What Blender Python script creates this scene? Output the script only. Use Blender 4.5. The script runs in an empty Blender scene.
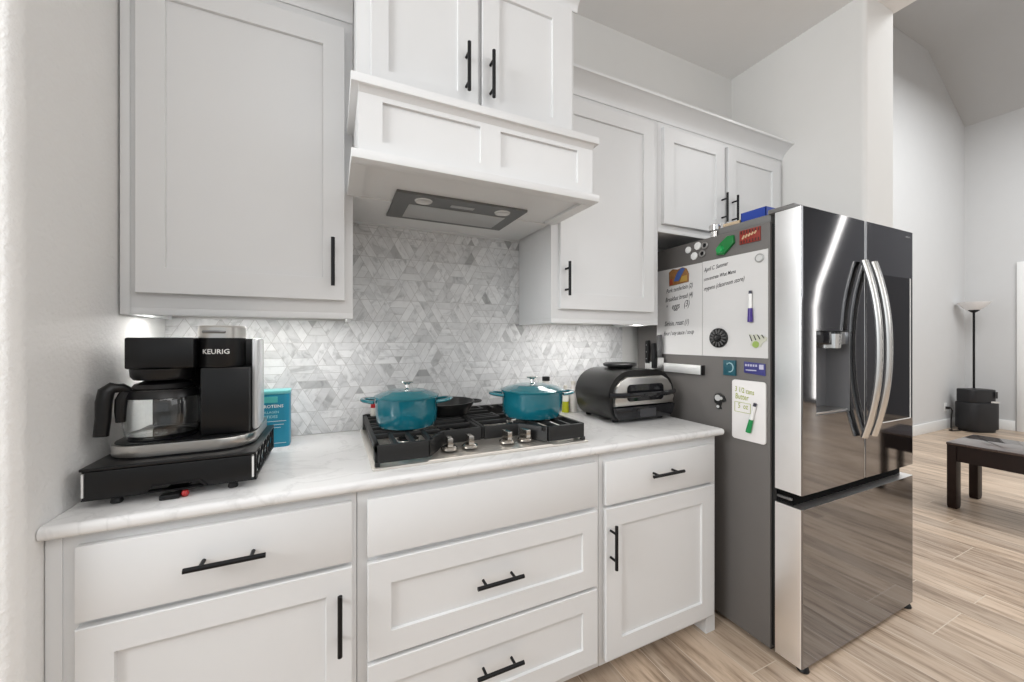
import bpy, bmesh, math, random
from mathutils import Vector, Matrix
random.seed(7)
SC = bpy.context.scene
COL = SC.collection
# ------------------------------------------------------------------ camera
cd = bpy.data.cameras.new('camera'); cam = bpy.data.objects.new('camera', cd); COL.objects.link(cam)
cam.location = (0.548, -1.7792, 1.285); cam.rotation_euler = (math.pi/2, 0, -0.4357)
cd.sensor_width = 36.0; cd.sensor_fit = 'HORIZONTAL'; cd.lens = 383.93/1024*36
cd.shift_y = -2.02/1024; cd.clip_start = 0.02; cd.clip_end = 60
SC.camera = cam
# ------------------------------------------------------------------ world, lights, exposure
W = bpy.data.worlds.new('world'); SC.world = W; W.use_nodes = True
W.node_tree.nodes['Background'].inputs[0].default_value = (0.91, 0.96, 1.0, 1)
W.node_tree.nodes['Background'].inputs[1].default_value = 0.70
def area(name, loc, rot, sx, sy, power, col=(1, 1, 1)):
    l = bpy.data.lights.new(name, 'AREA'); l.shape = 'RECTANGLE'; l.size = sx; l.size_y = sy
    l.energy = power; l.color = col
    o = bpy.data.objects.new(name, l); o.location = loc; o.rotation_euler = rot; COL.objects.link(o); return o
area('kitchen_light', (1.5, -3.1, 2.9), (math.radians(36), 0, math.radians(8)), 2.4, 1.2, 22, (1, 1.0, 0.995))
area('ceiling_light', (1.4, -2.4, 3.02), (0, 0, 0), 2.4, 0.9, 7, (0.98, 0.99, 1.0))
area('living_light', (6.4, -2.2, 4.7), (0, 0, 0), 3.0, 3.0, 215, (0.97, 0.99, 1.0))
area('left_fill_light', (-2.45, -1.60, 2.3), (0, math.radians(-90), 0), 1.4, 1.4, 92, (0.97, 0.99, 1.0))  # added fill lamp, brightens the surfaces that face left
area('right_fill_light', (5.4, -5.2, 2.9), (math.radians(84), 0, math.radians(52)), 2.4, 2.0, 22, (0.97, 0.99, 1.0))  # added fill lamp, brightens the left wall from the right
SC.view_settings.view_transform = 'Standard'; SC.view_settings.look = 'None'
SC.view_settings.exposure = 0.13; SC.view_settings.gamma = 1.0
SC.view_settings.use_curve_mapping = False

# ------------------------------------------------------------------ materials
class NT:
    def __init__(s, m):
        m.use_nodes = True; s.t = m.node_tree; s.n = s.t.nodes; s.l = s.t.links; s.b = s.n['Principled BSDF']
    def new(s, k, **kw):
        n = s.n.new(k)
        for a, v in kw.items(): setattr(n, a, v)
        return n
    def put(s, sock, v):
        if hasattr(v, 'is_output'): s.l.new(v, sock)
        else: sock.default_value = v
    def m(s, op, a, b=0.0, c=0.0):
        n = s.new('ShaderNodeMath', operation=op)
        s.put(n.inputs[0], a); s.put(n.inputs[1], b); s.put(n.inputs[2], c); return n.outputs[0]
    def xyz(s, x, y, z):
        n = s.new('ShaderNodeCombineXYZ'); s.put(n.inputs[0], x); s.put(n.inputs[1], y); s.put(n.inputs[2], z); return n.outputs[0]
    def white(s, vec):
        n = s.new('ShaderNodeTexWhiteNoise', noise_dimensions='3D'); s.l.new(vec, n.inputs['Vector']); return n.outputs['Value']
    def noise(s, vec, scale, detail=3.0, rough=.55, dist=0.0):
        n = s.new('ShaderNodeTexNoise'); s.l.new(vec, n.inputs['Vector'])
        n.inputs['Scale'].default_value = scale; n.inputs['Detail'].default_value = detail
        n.inputs['Roughness'].default_value = rough; n.inputs['Distortion'].default_value = dist
        return n.outputs['Fac'] if 'Fac' in n.outputs else n.outputs[0]
    def ramp(s, f, stops, interp='LINEAR'):
        n = s.new('ShaderNodeValToRGB'); s.l.new(f, n.inputs[0]); cr = n.color_ramp; cr.interpolation = interp
        while len(cr.elements) < len(stops): cr.elements.new(0.5)
        for e, (p, c) in zip(cr.elements, stops):
            e.position = p; e.color = (c, c, c, 1) if isinstance(c, float) else (*c, 1)
        return n.outputs[0]
    def mix(s, f, a, b, blend='MIX'):
        n = s.new('ShaderNodeMix', data_type='RGBA', blend_type=blend)
        s.put(n.inputs[0], f)
        for i, v in ((6, a), (7, b)):
            if hasattr(v, 'is_output'): s.l.new(v, n.inputs[i])
            else: n.inputs[i].default_value = (*v, 1)
        return n.outputs[2]
    def obj(s):
        return s.new('ShaderNodeTexCoord').outputs['Object']
    def sep(s, v):
        n = s.new('ShaderNodeSeparateXYZ'); s.l.new(v, n.inputs[0]); return n.outputs
    def bump(s, h, strength, dist=.003):
        n = s.new('ShaderNodeBump'); s.l.new(h, n.inputs['Height']); n.inputs['Strength'].default_value = strength
        n.inputs['Distance'].default_value = dist; s.l.new(n.outputs[0], s.b.inputs['Normal'])
MATS = {}
def mat(name, col, rough=.5, metal=0.0, var=.04, vscale=9.0, bump=0.0, bscale=200.0, emit=None, trans=0.0, ior=None, aniso=0.0, coat=0.0, spec=None):
    if name in MATS: return MATS[name]
    m = bpy.data.materials.new(name); k = NT(m); b = k.b
    v = k.obj(); f = k.noise(v, vscale)
    lo = tuple(max(0, c*(1-var)) for c in col); hi = tuple(min(1, c*(1+var)) for c in col)
    k.l.new(k.mix(f, lo, hi), b.inputs['Base Color'])
    b.inputs['Roughness'].default_value = rough; b.inputs['Metallic'].default_value = metal
    if trans: b.inputs['Transmission Weight'].default_value = trans
    if ior: b.inputs['IOR'].default_value = ior
    if aniso: b.inputs['Anisotropic'].default_value = aniso
    if coat: b.inputs['Coat Weight'].default_value = coat; b.inputs['Coat Roughness'].default_value = .08
    if spec is not None: b.inputs['Specular IOR Level'].default_value = spec
    if emit: b.inputs['Emission Color'].default_value = (*col, 1); b.inputs['Emission Strength'].default_value = emit
    if bump: k.bump(k.noise(v, bscale, 4.0), bump)
    MATS[name] = m; return m
PAINT = mat('cabinet_paint', (.73, .732, .733), .36, var=.012)
WALL = mat('wall_paint', (.80, .79, .775), .75, var=.02, bump=.8, bscale=95)
WALL_SMOOTH = mat('wall_paint_smooth', (.70, .69, .67), .75, var=.015, bump=.12, bscale=140)
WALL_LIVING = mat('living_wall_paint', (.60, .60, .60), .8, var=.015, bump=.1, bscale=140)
CEIL = mat('ceiling_paint', (.84, .83, .82), .85, var=.015)
TRIM = mat('white_trim', (.82, .82, .81), .4, var=.01)
BLACKMET = mat('matte_black_metal', (.012, .012, .013), .42, .6)
BLACKPL = mat('black_plastic', (.006, .006, .0065), .34, spec=.4)
BLACKGL = mat('black_gloss', (.008, .008, .01), .08)
IRON = mat('cast_iron', (.012, .012, .012), .5, .1, bump=.15, bscale=300)
STEEL = mat('brushed_steel', (.62, .60, .57), .28, 1.0, aniso=.4)
STEEL_DK = mat('dark_steel', (.22, .22, .22), .32, .9)
CHROME = mat('polished_steel', (.78, .77, .75), .12, 1.0)
FR_SIDE = mat('fridge_grey_paint', (.14, .131, .124), .5, .15, var=.03)
FR_EDGE = mat('fridge_satin_steel', (.94, .935, .93), .33, 1.0)
TEAL = mat('teal_enamel', (.007, .145, .195), .16, coat=.6, var=.08)
TEAL_LID = mat('teal_enamel_lid', (.008, .15, .185), .13, coat=.7, var=.06)
GLASS = mat('clear_glass', (.95, .96, .96), .02, trans=1.0, ior=1.45, var=.01)
WBOARD = mat('whiteboard', (.66, .65, .64), .3, var=.01)
INK = mat('black_ink', (.02, .018, .02), .6)
INK_GREEN = mat('olive_ink', (.35, .40, .06), .6)
WHITEPL = mat('white_plastic', (.80, .80, .79), .35)
WOOD_DK = mat('dark_walnut', (.012, .0045, .003), .5, spec=.3, var=.35, vscale=14)
def floor_mat():
    m = bpy.data.materials.new('wood_look_tile'); k = NT(m); p = k.sep(k.obj())
    pw, pl = .152, 1.22
    cx = k.m('DIVIDE', k.m('SUBTRACT', p[0], 1.85), pw); ci = k.m('FLOOR', cx); cf = k.m('FRACT', cx)
    off = k.white(k.xyz(ci, 3.1, 7.7))
    ry = k.m('ADD', k.m('DIVIDE', k.m('ADD', p[1], 1.036), pl), k.m('MULTIPLY', k.m('FLOOR', k.m('MULTIPLY', off, 6.0)), .1667))
    ri = k.m('FLOOR', ry); rf = k.m('FRACT', ry)
    h = k.white(k.xyz(ci, ri, 1.3)); h2 = k.white(k.xyz(ri, ci, 5.9))
    gv = k.xyz(k.m('MULTIPLY', p[0], 13.0), k.m('MULTIPLY', p[1], 1.7), k.m('MULTIPLY', h, 37.0))
    g1 = k.noise(gv, 1.0, 6.0, .62, .7)
    gv2 = k.xyz(k.m('MULTIPLY', p[0], 60.0), k.m('MULTIPLY', p[1], 5.0), k.m('MULTIPLY', h2, 23.0))
    g2 = k.noise(gv2, 1.0, 4.0, .6, .3)
    base = k.ramp(g1, [(.24, (.16, .110, .074)), (.37, (.35, .262, .190)), (.50, (.52, .405, .305)), (.72, (.62, .51, .405))])
    fine = k.ramp(g2, [(.30, (.62, .58, .54)), (.48, (1.0, 1.0, 1.0))])
    c = k.mix(1.0, base, fine, 'MULTIPLY')
    tone = k.ramp(h, [(0.0, (.80, .79, .79)), (1.0, (1.14, 1.13, 1.12))])
    c = k.mix(1.0, c, tone, 'MULTIPLY')
    ed = k.m('MINIMUM', k.m('MULTIPLY', k.m('MINIMUM', cf, k.m('SUBTRACT', 1.0, cf)), pw), k.m('MULTIPLY', k.m('MINIMUM', rf, k.m('SUBTRACT', 1.0, rf)), pl))
    gm = k.m('LESS_THAN', ed, .0017)
    c = k.mix(gm, c, (.62, .53, .43))
    k.l.new(c, k.b.inputs['Base Color']); k.b.inputs['Roughness'].default_value = .36
    k.bump(k.m('MINIMUM', k.m('MULTIPLY', ed, 300.0), 1.0), .25, .002)
    return m
def tile_mat():
    m = bpy.data.materials.new('marble_triangle_mosaic'); k = NT(m); p = k.sep(k.obj())
    hh, ww = .094, .1085
    v = k.m('DIVIDE', k.m('SUBTRACT', p[2], .893), hh); u = k.m('SUBTRACT', k.m('DIVIDE', p[0], ww), k.m('MULTIPLY', v, .5))
    ui, vi, fu, fv = k.m('FLOOR', u), k.m('FLOOR', v), k.m('FRACT', u), k.m('FRACT', v)
    up = k.m('GREATER_THAN', k.m('ADD', fu, fv), 1.0)
    def flip(a): return k.m('ADD', k.m('MULTIPLY', a, k.m('SUBTRACT', 1.0, k.m('MULTIPLY', up, 2.0))), up)
    a = flip(fv); b = flip(fu); c = k.m('SUBTRACT', k.m('SUBTRACT', 1.0, a), b)
    hs = k.white(k.xyz(ui, vi, k.m('ADD', k.m('MULTIPLY', up, 3.3), .7)))
    d1 = k.m('LESS_THAN', hs, .3333); d2 = k.m('GREATER_THAN', hs, .6667); d0 = k.m('SUBTRACT', k.m('SUBTRACT', 1.0, d1), d2)
    s = k.m('ADD', k.m('ADD', k.m('MULTIPLY', d1, a), k.m('MULTIPLY', d2, b)), k.m('MULTIPLY', d0, c))
    s3 = k.m('MULTIPLY', s, 3.0); si = k.m('FLOOR', s3); sf = k.m('FRACT', s3)
    r = k.white(k.xyz(k.m('ADD', ui, k.m('MULTIPLY', up, .37)), vi, k.m('ADD', si, 11.0)))
    r2 = k.white(k.xyz(vi, k.m('ADD', ui, k.m('MULTIPLY', up, .61)), k.m('ADD', si, 23.0)))
    ov = k.new('ShaderNodeVectorMath', operation='ADD'); k.l.new(k.obj(), ov.inputs[0]); k.l.new(k.xyz(k.m('MULTIPLY', r2, 9.0), 0.0, k.m('MULTIPLY', r, 7.0)), ov.inputs[1])
    n = k.noise(ov.outputs[0], 16.0, 5.0, .6, 1.2)
    tone = k.ramp(r, [(0.0, .36), (.03, .50), (.08, .64), (.35, .71), (1.0, .79)])
    vein = k.ramp(n, [(.30, .62), (.46, .95), (.6, 1.04)])
    col = k.mix(1.0, tone, vein, 'MULTIPLY')
    e1 = k.m('MULTIPLY', k.m('MINIMUM', sf, k.m('SUBTRACT', 1.0, sf)), hh/3)
    e2 = k.m('MULTIPLY', k.m('MINIMUM', k.m('MINIMUM', a, b), c), hh)
    e = k.m('MINIMUM', e1, e2)
    col = k.mix(k.m('LESS_THAN', e, .0009), col, (.52, .51, .50))
    k.l.new(col, k.b.inputs['Base Color']); k.b.inputs['Roughness'].default_value = .3
    k.bump(k.m('MINIMUM', k.m('MULTIPLY', e, 700.0), 1.0), .3, .001)
    return m
def quartz_mat():
    m = bpy.data.materials.new('white_quartz'); k = NT(m); v = k.obj()
    n = k.noise(v, 2.2, 6.0, .6, 2.2)
    vein = k.ramp(n, [(.465, (.78, .775, .77)), (.497, (.70, .695, .69)), (.525, (.78, .775, .77))])
    k.l.new(vein, k.b.inputs['Base Color']); k.b.inputs['Roughness'].default_value = .22
    return m
def black_steel_mat():
    m = bpy.data.materials.new('black_stainless'); k = NT(m)
    p = k.sep(k.obj())
    f = k.noise(k.xyz(k.m('MULTIPLY', p[0], 2.0), k.m('MULTIPLY', p[1], 2.0), k.m('MULTIPLY', p[2], 240.0)), 1.0, 2.0)
    k.l.new(k.mix(f, (.27, .27, .28), (.295, .295, .305)), k.b.inputs['Base Color'])
    k.b.inputs['Metallic'].default_value = 1.0; k.b.inputs['Roughness'].default_value = .055
    return m
FLOOR, TILE, QUARTZ, BSTEEL = floor_mat(), tile_mat(), quartz_mat(), black_steel_mat()

# ------------------------------------------------------------------ mesh helpers
ORIG = {}
class MB:
    def __init__(s): s.bm = bmesh.new()
    def box(s, x0, x1, y0, y1, z0, z1, bev=0.0, seg=2):
        x0, x1 = sorted((x0, x1)); y0, y1 = sorted((y0, y1)); z0, z1 = sorted((z0, z1))
        v = [s.bm.verts.new(p) for p in ((x0,y0,z0),(x1,y0,z0),(x1,y1,z0),(x0,y1,z0),(x0,y0,z1),(x1,y0,z1),(x1,y1,z1),(x0,y1,z1))]
        f = [s.bm.faces.new([v[i] for i in q]) for q in ((0,3,2,1),(4,5,6,7),(0,1,5,4),(1,2,6,5),(2,3,7,6),(3,0,4,7))]
        if bev:
            ed = list({e for q in f for e in q.edges})
            bmesh.ops.bevel(s.bm, geom=ed, offset=bev, segments=seg, profile=.5, affect='EDGES', clamp_overlap=True)
        return s
    def ring(s, c, u, w, r, n, ru=None):
        ru = r if ru is None else ru
        return [s.bm.verts.new(Vector(c) + Vector(u)*(math.cos(2*math.pi*i/n)*r) + Vector(w)*(math.sin(2*math.pi*i/n)*ru)) for i in range(n)]
    def bridge(s, a, b):
        n = len(a)
        for i in range(n): s.bm.faces.new((a[i], a[(i+1) % n], b[(i+1) % n], b[i]))
    def cyl(s, p0, p1, r0, r1=None, n=20, caps=True):
        r1 = r0 if r1 is None else r1
        p0, p1 = Vector(p0), Vector(p1); d = (p1-p0).normalized()
        t = Vector((0, 0, 1)) if abs(d.z) < .9 else Vector((1, 0, 0))
        u = d.cross(t).normalized(); w = d.cross(u)
        a, b = s.ring(p0, u, w, r0, n), s.ring(p1, u, w, r1, n); s.bridge(a, b)
        if caps: s.bm.faces.new(list(reversed(a))); s.bm.faces.new(b)
        return s
    def lathe(s, c, prof, n=32, sx=1.0, sy=1.0, closed=True, rot=0.0):
        c = Vector(c); rings = []
        cr, sr = math.cos(rot), math.sin(rot)
        for r, z in prof:
            if r < 1e-5: rings.append([s.bm.verts.new(c + Vector((0, 0, z)))])
            else:
                q = []
                for i in range(n):
                    a = 2*math.pi*i/n; x, y = math.cos(a)*r*sx, math.sin(a)*r*sy
                    q.append(s.bm.verts.new(c + Vector((x*cr-y*sr, x*sr+y*cr, z))))
                rings.append(q)
        for a, b in zip(rings, rings[1:]):
            if len(a) == 1 and len(b) == 1: continue
            if len(a) == 1:
                for i in range(n): s.bm.faces.new((a[0], b[i], b[(i+1) % n]))
            elif len(b) == 1:
                for i in range(n): s.bm.faces.new((a[i], a[(i+1) % n], b[0]))
            else: s.bridge(a, b)
        return s
    def tube(s, pts, r, n=10, rw=None, cap=True, up=None):
        pts = [Vector(p) for p in pts]; rings = []
        rs = r if isinstance(r, (list, tuple)) else [r]*len(pts)
        ref = Vector(up) if up else None
        for i, p in enumerate(pts):
            d = ((pts[min(i+1, len(pts)-1)] - p).normalized() + (p - pts[max(i-1, 0)]).normalized())
            d = d.normalized() if d.length > 1e-6 else Vector((0, 0, 1))
            if ref is None:
                ref = Vector((0, 0, 1)) if abs(d.z) < .8 else Vector((1, 0, 0))
            u = d.cross(ref).normalized(); w = u.cross(d).normalized()
            if up is None: ref = w
            rings.append(s.ring(p, u, w, rs[i], n, rs[i] if rw is None else rw))
        for a, b in zip(rings, rings[1:]): s.bridge(a, b)
        if cap: s.bm.faces.new(list(reversed(rings[0]))); s.bm.faces.new(rings[-1])
        return s
    def prism(s, poly, axis, a, b, bev=0.0):
        def P(q, t):
            return {'X': (t, q[0], q[1]), 'Y': (q[0], t, q[1]), 'Z': (q[0], q[1], t)}[axis]
        A = [s.bm.verts.new(P(q, a)) for q in poly]; B = [s.bm.verts.new(P(q, b)) for q in poly]
        fs = [s.bm.faces.new(A), s.bm.faces.new(list(reversed(B)))]
        n = len(poly)
        for i in range(n): fs.append(s.bm.faces.new((A[i], B[i], B[(i+1) % n], A[(i+1) % n])))
        if bev:
            ed = list(set(fs[0].edges) | set(fs[1].edges))
            bmesh.ops.bevel(s.bm, geom=ed, offset=bev, segments=2, profile=.5, affect='EDGES', clamp_overlap=True)
        return s
    def quad(s, *p):
        s.bm.faces.new([s.bm.verts.new(q) for q in p]); return s
    def build(s, name, m, parent=None, sharp=32, label=None):
        bmesh.ops.recalc_face_normals(s.bm, faces=s.bm.faces[:])
        me = bpy.data.meshes.new(name); s.bm.to_mesh(me); s.bm.free()
        for q in me.polygons: q.use_smooth = True
        me.set_sharp_from_angle(angle=math.radians(sharp))
        return link(name, me, m, parent, label)
def link(name, me, m, parent=None, label=None):
    o = bpy.data.objects.new(name, me); COL.objects.link(o); me.materials.append(m)
    if parent is not None:
        org = ORIG[parent.name]; me.transform(Matrix.Translation(-Vector(org)))
        o.parent = parent; ORIG[o.name] = org
    else:
        ORIG[o.name] = (0, 0, 0)
    if label: o['label'] = label
    return o
def thing(name, label, cat, loc, group=None):
    o = bpy.data.objects.new(name, None); COL.objects.link(o); o.location = loc; o.empty_display_size = .05
    ORIG[o.name] = tuple(loc); return tag(o, label, cat, group)
def tag(o, label, cat, group=None):
    o['label'] = label; o['category'] = cat
    if group: o['group'] = group
    return o
def solo(name, mb, m, label, cat, loc, group=None, sharp=32):
    """a thing that is one mesh: origin moved to its base"""
    o = mb.build(name, m, None, sharp); o.data.transform(Matrix.Translation(-Vector(loc))); o.location = loc
    ORIG[o.name] = tuple(loc); return tag(o, label, cat, group)
def struct(name, mb, m, sharp=32):
    o = mb.build(name, m, None, sharp); o['kind'] = 'structure'; return o
def text_mesh(txt, width, shear=0.0, extr=.0004, bold=0.0):
    c = bpy.data.curves.new('text', 'FONT'); c.body = txt; c.size = .1; c.shear = shear; c.resolution_u = 2
    c.align_x = 'LEFT'; c.offset = bold
    o = bpy.data.objects.new('text', c); COL.objects.link(o)
    bpy.context.view_layer.update()
    me = bpy.data.meshes.new_from_object(o.evaluated_get(bpy.context.evaluated_depsgraph_get()))
    bpy.data.objects.remove(o); bpy.data.curves.remove(c)
    xs = [v.co.x for v in me.vertices]; k = width/max(1e-6, max(xs)-min(xs)); x0 = min(xs)
    for v in me.vertices: v.co = Vector(((v.co.x-x0)*k, v.co.y*k, 0))
    return me
def text_side(parts, x, name, m, parent):
    """lines of writing on a plane facing -X, each its own part: (txt, y_left, z_base, width, shear, slope)"""
    for txt, y, z, w, sh, sl in parts:
        me = text_mesh(txt, w, sh, bold=.0010)
        for v in me.vertices:
            tx, ty = v.co.x, v.co.y*1.5; v.co = Vector((x, y - tx, z + ty + tx*sl))
        o = link(name, me, m, parent)
    return o
def text_front(parts, y, name, m, parent, yfun=None):
    for txt, x, z, w, sh in parts:
        me = text_mesh(txt, w, sh, bold=.0015)
        for v in me.vertices:
            tx, ty = x + v.co.x, z + v.co.y; v.co = Vector((tx, yfun(tx) if yfun else y, ty))
        o = link(name, me, m, parent)
    return o

# ------------------------------------------------------------------ the setting
WX = 3.075                                   # wing wall beside the refrigerator
struct('floor', MB().box(-2.6, 11, -6.2, 1.0, -.06, 0), FLOOR)
struct('wall_back', MB().box(-.14, WX, .010, .15, 0, 3.10), WALL_SMOOTH)
struct('backsplash', MB().prism([(0, .8925), (2.094, .8925), (2.094, 1.36), (1.45, 1.36), (1.45, 1.80), (.60, 1.80), (.60, 1.36), (0, 1.36)], 'Y', .0, .0098), TILE)
def rounded_wall(x0, x1, y0, y1, z0, z1, corners):
    r = .022; pts = []
    for cx, cy, a0, flag in ((x1, y1, 0, 'ne'), (x0, y1, 90, 'nw'), (x0, y0, 180, 'sw'), (x1, y0, 270, 'se')):
        if flag in corners:
            sx = -1 if cx == x1 else 1; sy = -1 if cy == y1 else 1
            for i in range(7):
                a = math.radians(a0 + 15*i); pts.append((cx + sx*r + math.cos(a)*r, cy + sy*r + math.sin(a)*r))
        else: pts.append((cx, cy))
    return MB().prism(pts, 'Z', z0, z1)
wl = rounded_wall(-.14, -.0012, -.690, .008, 0, 3.10, ('se', 'sw'))
for v in wl.bm.verts: v.co.x += .012*min(0, v.co.y)          # this wall is slightly out of square
struct('wall_left', wl, WALL)
struct('wall_right', rounded_wall(WX, 3.382, -.740, .575, 0, 3.10, ('se', 'sw')), WALL_SMOOTH)
struct('ceiling', MB().box(-2.6, 3.382, -6.2, .15, 3.10, 3.22), CEIL)
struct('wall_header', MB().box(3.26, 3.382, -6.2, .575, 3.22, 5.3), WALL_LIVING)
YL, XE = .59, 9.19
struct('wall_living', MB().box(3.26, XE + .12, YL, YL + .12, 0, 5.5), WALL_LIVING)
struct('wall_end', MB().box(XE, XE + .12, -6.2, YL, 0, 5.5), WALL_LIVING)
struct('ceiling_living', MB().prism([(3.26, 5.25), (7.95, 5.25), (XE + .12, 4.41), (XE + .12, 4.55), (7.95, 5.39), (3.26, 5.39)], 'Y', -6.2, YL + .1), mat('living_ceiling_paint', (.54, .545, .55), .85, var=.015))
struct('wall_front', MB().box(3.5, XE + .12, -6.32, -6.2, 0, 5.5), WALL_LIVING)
struct('light_blocker', MB().box(-2.6, 2.3, -3.35, -3.2, 0, 1.06), mat('light_blocker_grey', (.30, .30, .30), .8))  # unseen slab added to keep light off the lower cabinets
def baseboard(name, x0, x1, y0, y1):
    struct(name, MB().box(x0, x1, y0, y1, 0, .138, .004), TRIM)
baseboard('baseboard_living', 3.39, XE, YL - .016, YL - .0005)
baseboard('baseboard_end', XE - .016, XE - .0005, .115, YL - .017)
d = struct('door_1', MB().box(XE - .035, XE - .001, -.90, -.002, .005, 2.26), TRIM)
struct('trim_1', MB().box(XE - .026, XE - .0005, .0, .10, 0, 2.354, .004), TRIM)
struct('trim_2', MB().box(XE - .026, XE - .0005, -1.0, -.002, 2.265, 2.354, .004), TRIM)

struct('reflection_backdrop', MB().box(XE - .03, XE - .0005, -6.2, -2.5, 0, 5.0), mat('backdrop_charcoal', (.13, .13, .14), .7))  # unseen dark panel added for the refrigerator doors to reflect
struct('glow_strip_1', MB().prism([(-4.58, .10), (-4.49, .10), (-4.49, 1.9), (-4.40, 2.3), (-3.62, 3.95), (-3.76, 3.95), (-4.50, 2.34), (-4.58, 1.95)], 'X', XE - .06, XE - .031), mat('glow_strip_emission', (1.0, .98, .94), emit=3.6, var=0))  # unseen glowing strip, added and bent to put a streak in the door reflection
# ------------------------------------------------------------------ cabinets
def shaker(x0, x1, z0, z1, yb, yf, stile, rail=None, rec=.009):
    sl, sr = stile if isinstance(stile, tuple) else (stile, stile)
    rail = rail or sl; mb = MB()
    bm = mb.bm
    def V(x, y, z): return bm.verts.new((x, y, z))
    def rect(a, b, c, d_, y): return [V(a, y, c), V(b, y, c), V(b, y, d_), V(a, y, d_)]
    e = .0018
    B = rect(x0, x1, z0, z1, yb); S = rect(x0, x1, z0, z1, yf + e); O = rect(x0 + e, x1 - e, z0 + e, z1 - e, yf)
    I = rect(x0 + sl, x1 - sr, z0 + rail, z1 - rail, yf); R = rect(x0 + sl + .0015, x1 - sr - .0015, z0 + rail + .0015, z1 - rail - .0015, yf + rec)
    bm.faces.new(B)
    for a, b in ((B, S), (S, O), (O, I), (I, R)): mb.bridge(a, b)
    bm.faces.new(R); return mb
def slab(x0, x1, z0, z1, yb, yf):
    return MB().box(x0, x1, yb, yf, z0, z1, .0028, 2)
def pull(parent, x0, z0, x1, z1, yf):
    a, b = Vector((x0, yf - .034, z0)), Vector((x1, yf - .034, z1)); mb = MB().cyl(a, b, .0062, n=14)
    for t in (.19, .81):
        p = a.lerp(b, t); mb.cyl(p, (p.x, yf + .0002, p.z), .0046, n=10)
    return mb.build('handle', BLACKMET, parent, label='black bar pull')
YF, YD = -.6193, -.6395
def base_cab(label, x0, x1, foot=False):
    t = thing('base_cabinet', label, 'cabinet', ((x0 + x1)/2, -.3, 0), 'white base cabinets')
    mb = MB().box(x0 + .0008, x1 - .0008, -.004, YF, .066, .8612, .0012).box(x0 + .001, x1 - .001, -.02, -.545, 0, .066)
    if foot: mb.box(2.021, x1 - .0008, -.02, YF, 0, .066)
    return t, mb.build('body', PAINT, t)
tL, bL = base_cab('white base cabinet at the left wall, under the coffee maker', .0005, .608)
MB().box(-.0065, .0195, -.605, YF - .0035, .066, .8610, .001).build('filler_strip', PAINT, tL)
dr = slab(.045, .595, .6735, .8375, YF, YD).build('drawer', PAINT, tL); pull(dr, .238, .757, .398, .757, YD)
do = shaker(.045, .595, .095, .660, YF, YD, .064, .066).build('door', PAINT, tL); pull(do, .564, .448, .564, .608, YD)
tM, bM = base_cab('white wide drawer cabinet below the gas cooktop', .608, 1.443)
slab(.635, 1.423, .6735, .8345, YF, YD).build('false_front', PAINT, tM)
dr = shaker(.635, 1.423, .383, .657, YF, YD, .063, .068).build('drawer', PAINT, tM); pull(dr, .948, .521, 1.106, .521, YD)
dr = shaker(.635, 1.423, .100, .371, YF, YD, .063, .068).build('drawer', PAINT, tM); pull(dr, .948, .243, 1.106, .243, YD)
tR, bR = base_cab('white base cabinet with toe kick next to the refrigerator', 1.443, 2.0765, True)
dr = slab(1.462, 2.045, .667, .8295, YF, YD).build('drawer', PAINT, tR); pull(dr, 1.664, .755, 1.826, .755, YD)
do = shaker(1.462, 2.045, .090, .6545, YF, YD, .074, .069).build('door', PAINT, tR); pull(do, 1.483, .443, 1.483, .603, YD)
ct = MB().box(.0006, 2.108, -.0015, -.648, .8625, .8920)
for v in ct.bm.verts:
    if v.co.x < .1 and v.co.y < -.6: v.co.x -= .0075
eds = [e for e in ct.bm.edges if (all(v.co.y < -.6 for v in e.verts) and not all(v.co.x < .1 for v in e.verts)) or all(v.co.x > 2 for v in e.verts)]
bmesh.ops.bevel(ct.bm, geom=eds, offset=.0125, segments=5, profile=.5, affect='EDGES')
solo('countertop', ct, QUARTZ, 'white quartz worktop with faint grey veins and rounded edge', 'countertop', (1.05, -.3, .8625))

UF, UD = -.324, -.344
def wall_cab(label, x0, x1, z0, z1, yf=UF, notch=False):
    t = thing('wall_cabinet', label, 'cabinet', ((x0 + x1)/2, yf/2, z0), 'white wall cabinets')
    t_ = .018; yb = -.002
    mb = MB()
    # open-bottomed box so the underside is recessed like a real face-frame cabinet
    mb.box(x0 + .0006, x1 - .0006, yb, yf, z0 + .020, z1, .0010)
    mb.box(x0 + .0006, x1 - .0006, yf, yf + .020, z0, z0 + .0202, .0006)
    mb.box(x0 + .0006, x0 + t_, yb, yf + .020, z0, z0 + .0202); mb.box(x1 - t_, x1 - .0006, yb, yf + .020, z0, z0 + .0202)
    return t, mb.build('body', PAINT, t)
t, b = wall_cab('white single-door wall cabinet above the coffee maker', .0006, .611, 1.355, 2.470)
MB().box(.0008, .0225, -.30, UF - .004, 1.356, 2.384, .001).build('filler_strip', PAINT, t)
do = shaker(.038, .584, 1.417, 2.352, UF, UD, .067, .075).build('door', PAINT, t); pull(do, .547, 1.462, .547, 1.622, UD)
t, b = wall_cab('white tall single-door wall cabinet right of the range hood', 1.414, 2.042, 1.355, 2.470)
do = shaker(1.451, 2.000, 1.418, 2.362, UF, UD, .069, .071).build('door', PAINT, t); pull(do, 1.477, 1.474, 1.477, 1.622, UD)
t, b = wall_cab('white two-door wall cabinet over the refrigerator', 2.042, 3.0735, 1.831, 2.470)
do = shaker(2.065, 2.520, 1.870, 2.362, UF, UD, .069, .068).build('door', PAINT, t); pull(do, 2.496, 1.925, 2.496, 2.083, UD)
do = shaker(2.550, 3.018, 1.870, 2.362, UF, UD, .069, .068).build('door', PAINT, t); pull(do, 2.583, 1.925, 2.583, 2.083, UD)
HF, HD = -.515, -.535
t, b = wall_cab('white two-door cabinet on top of the range hood', .6115, 1.4035, 2.013, 2.640, HF)
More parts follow.
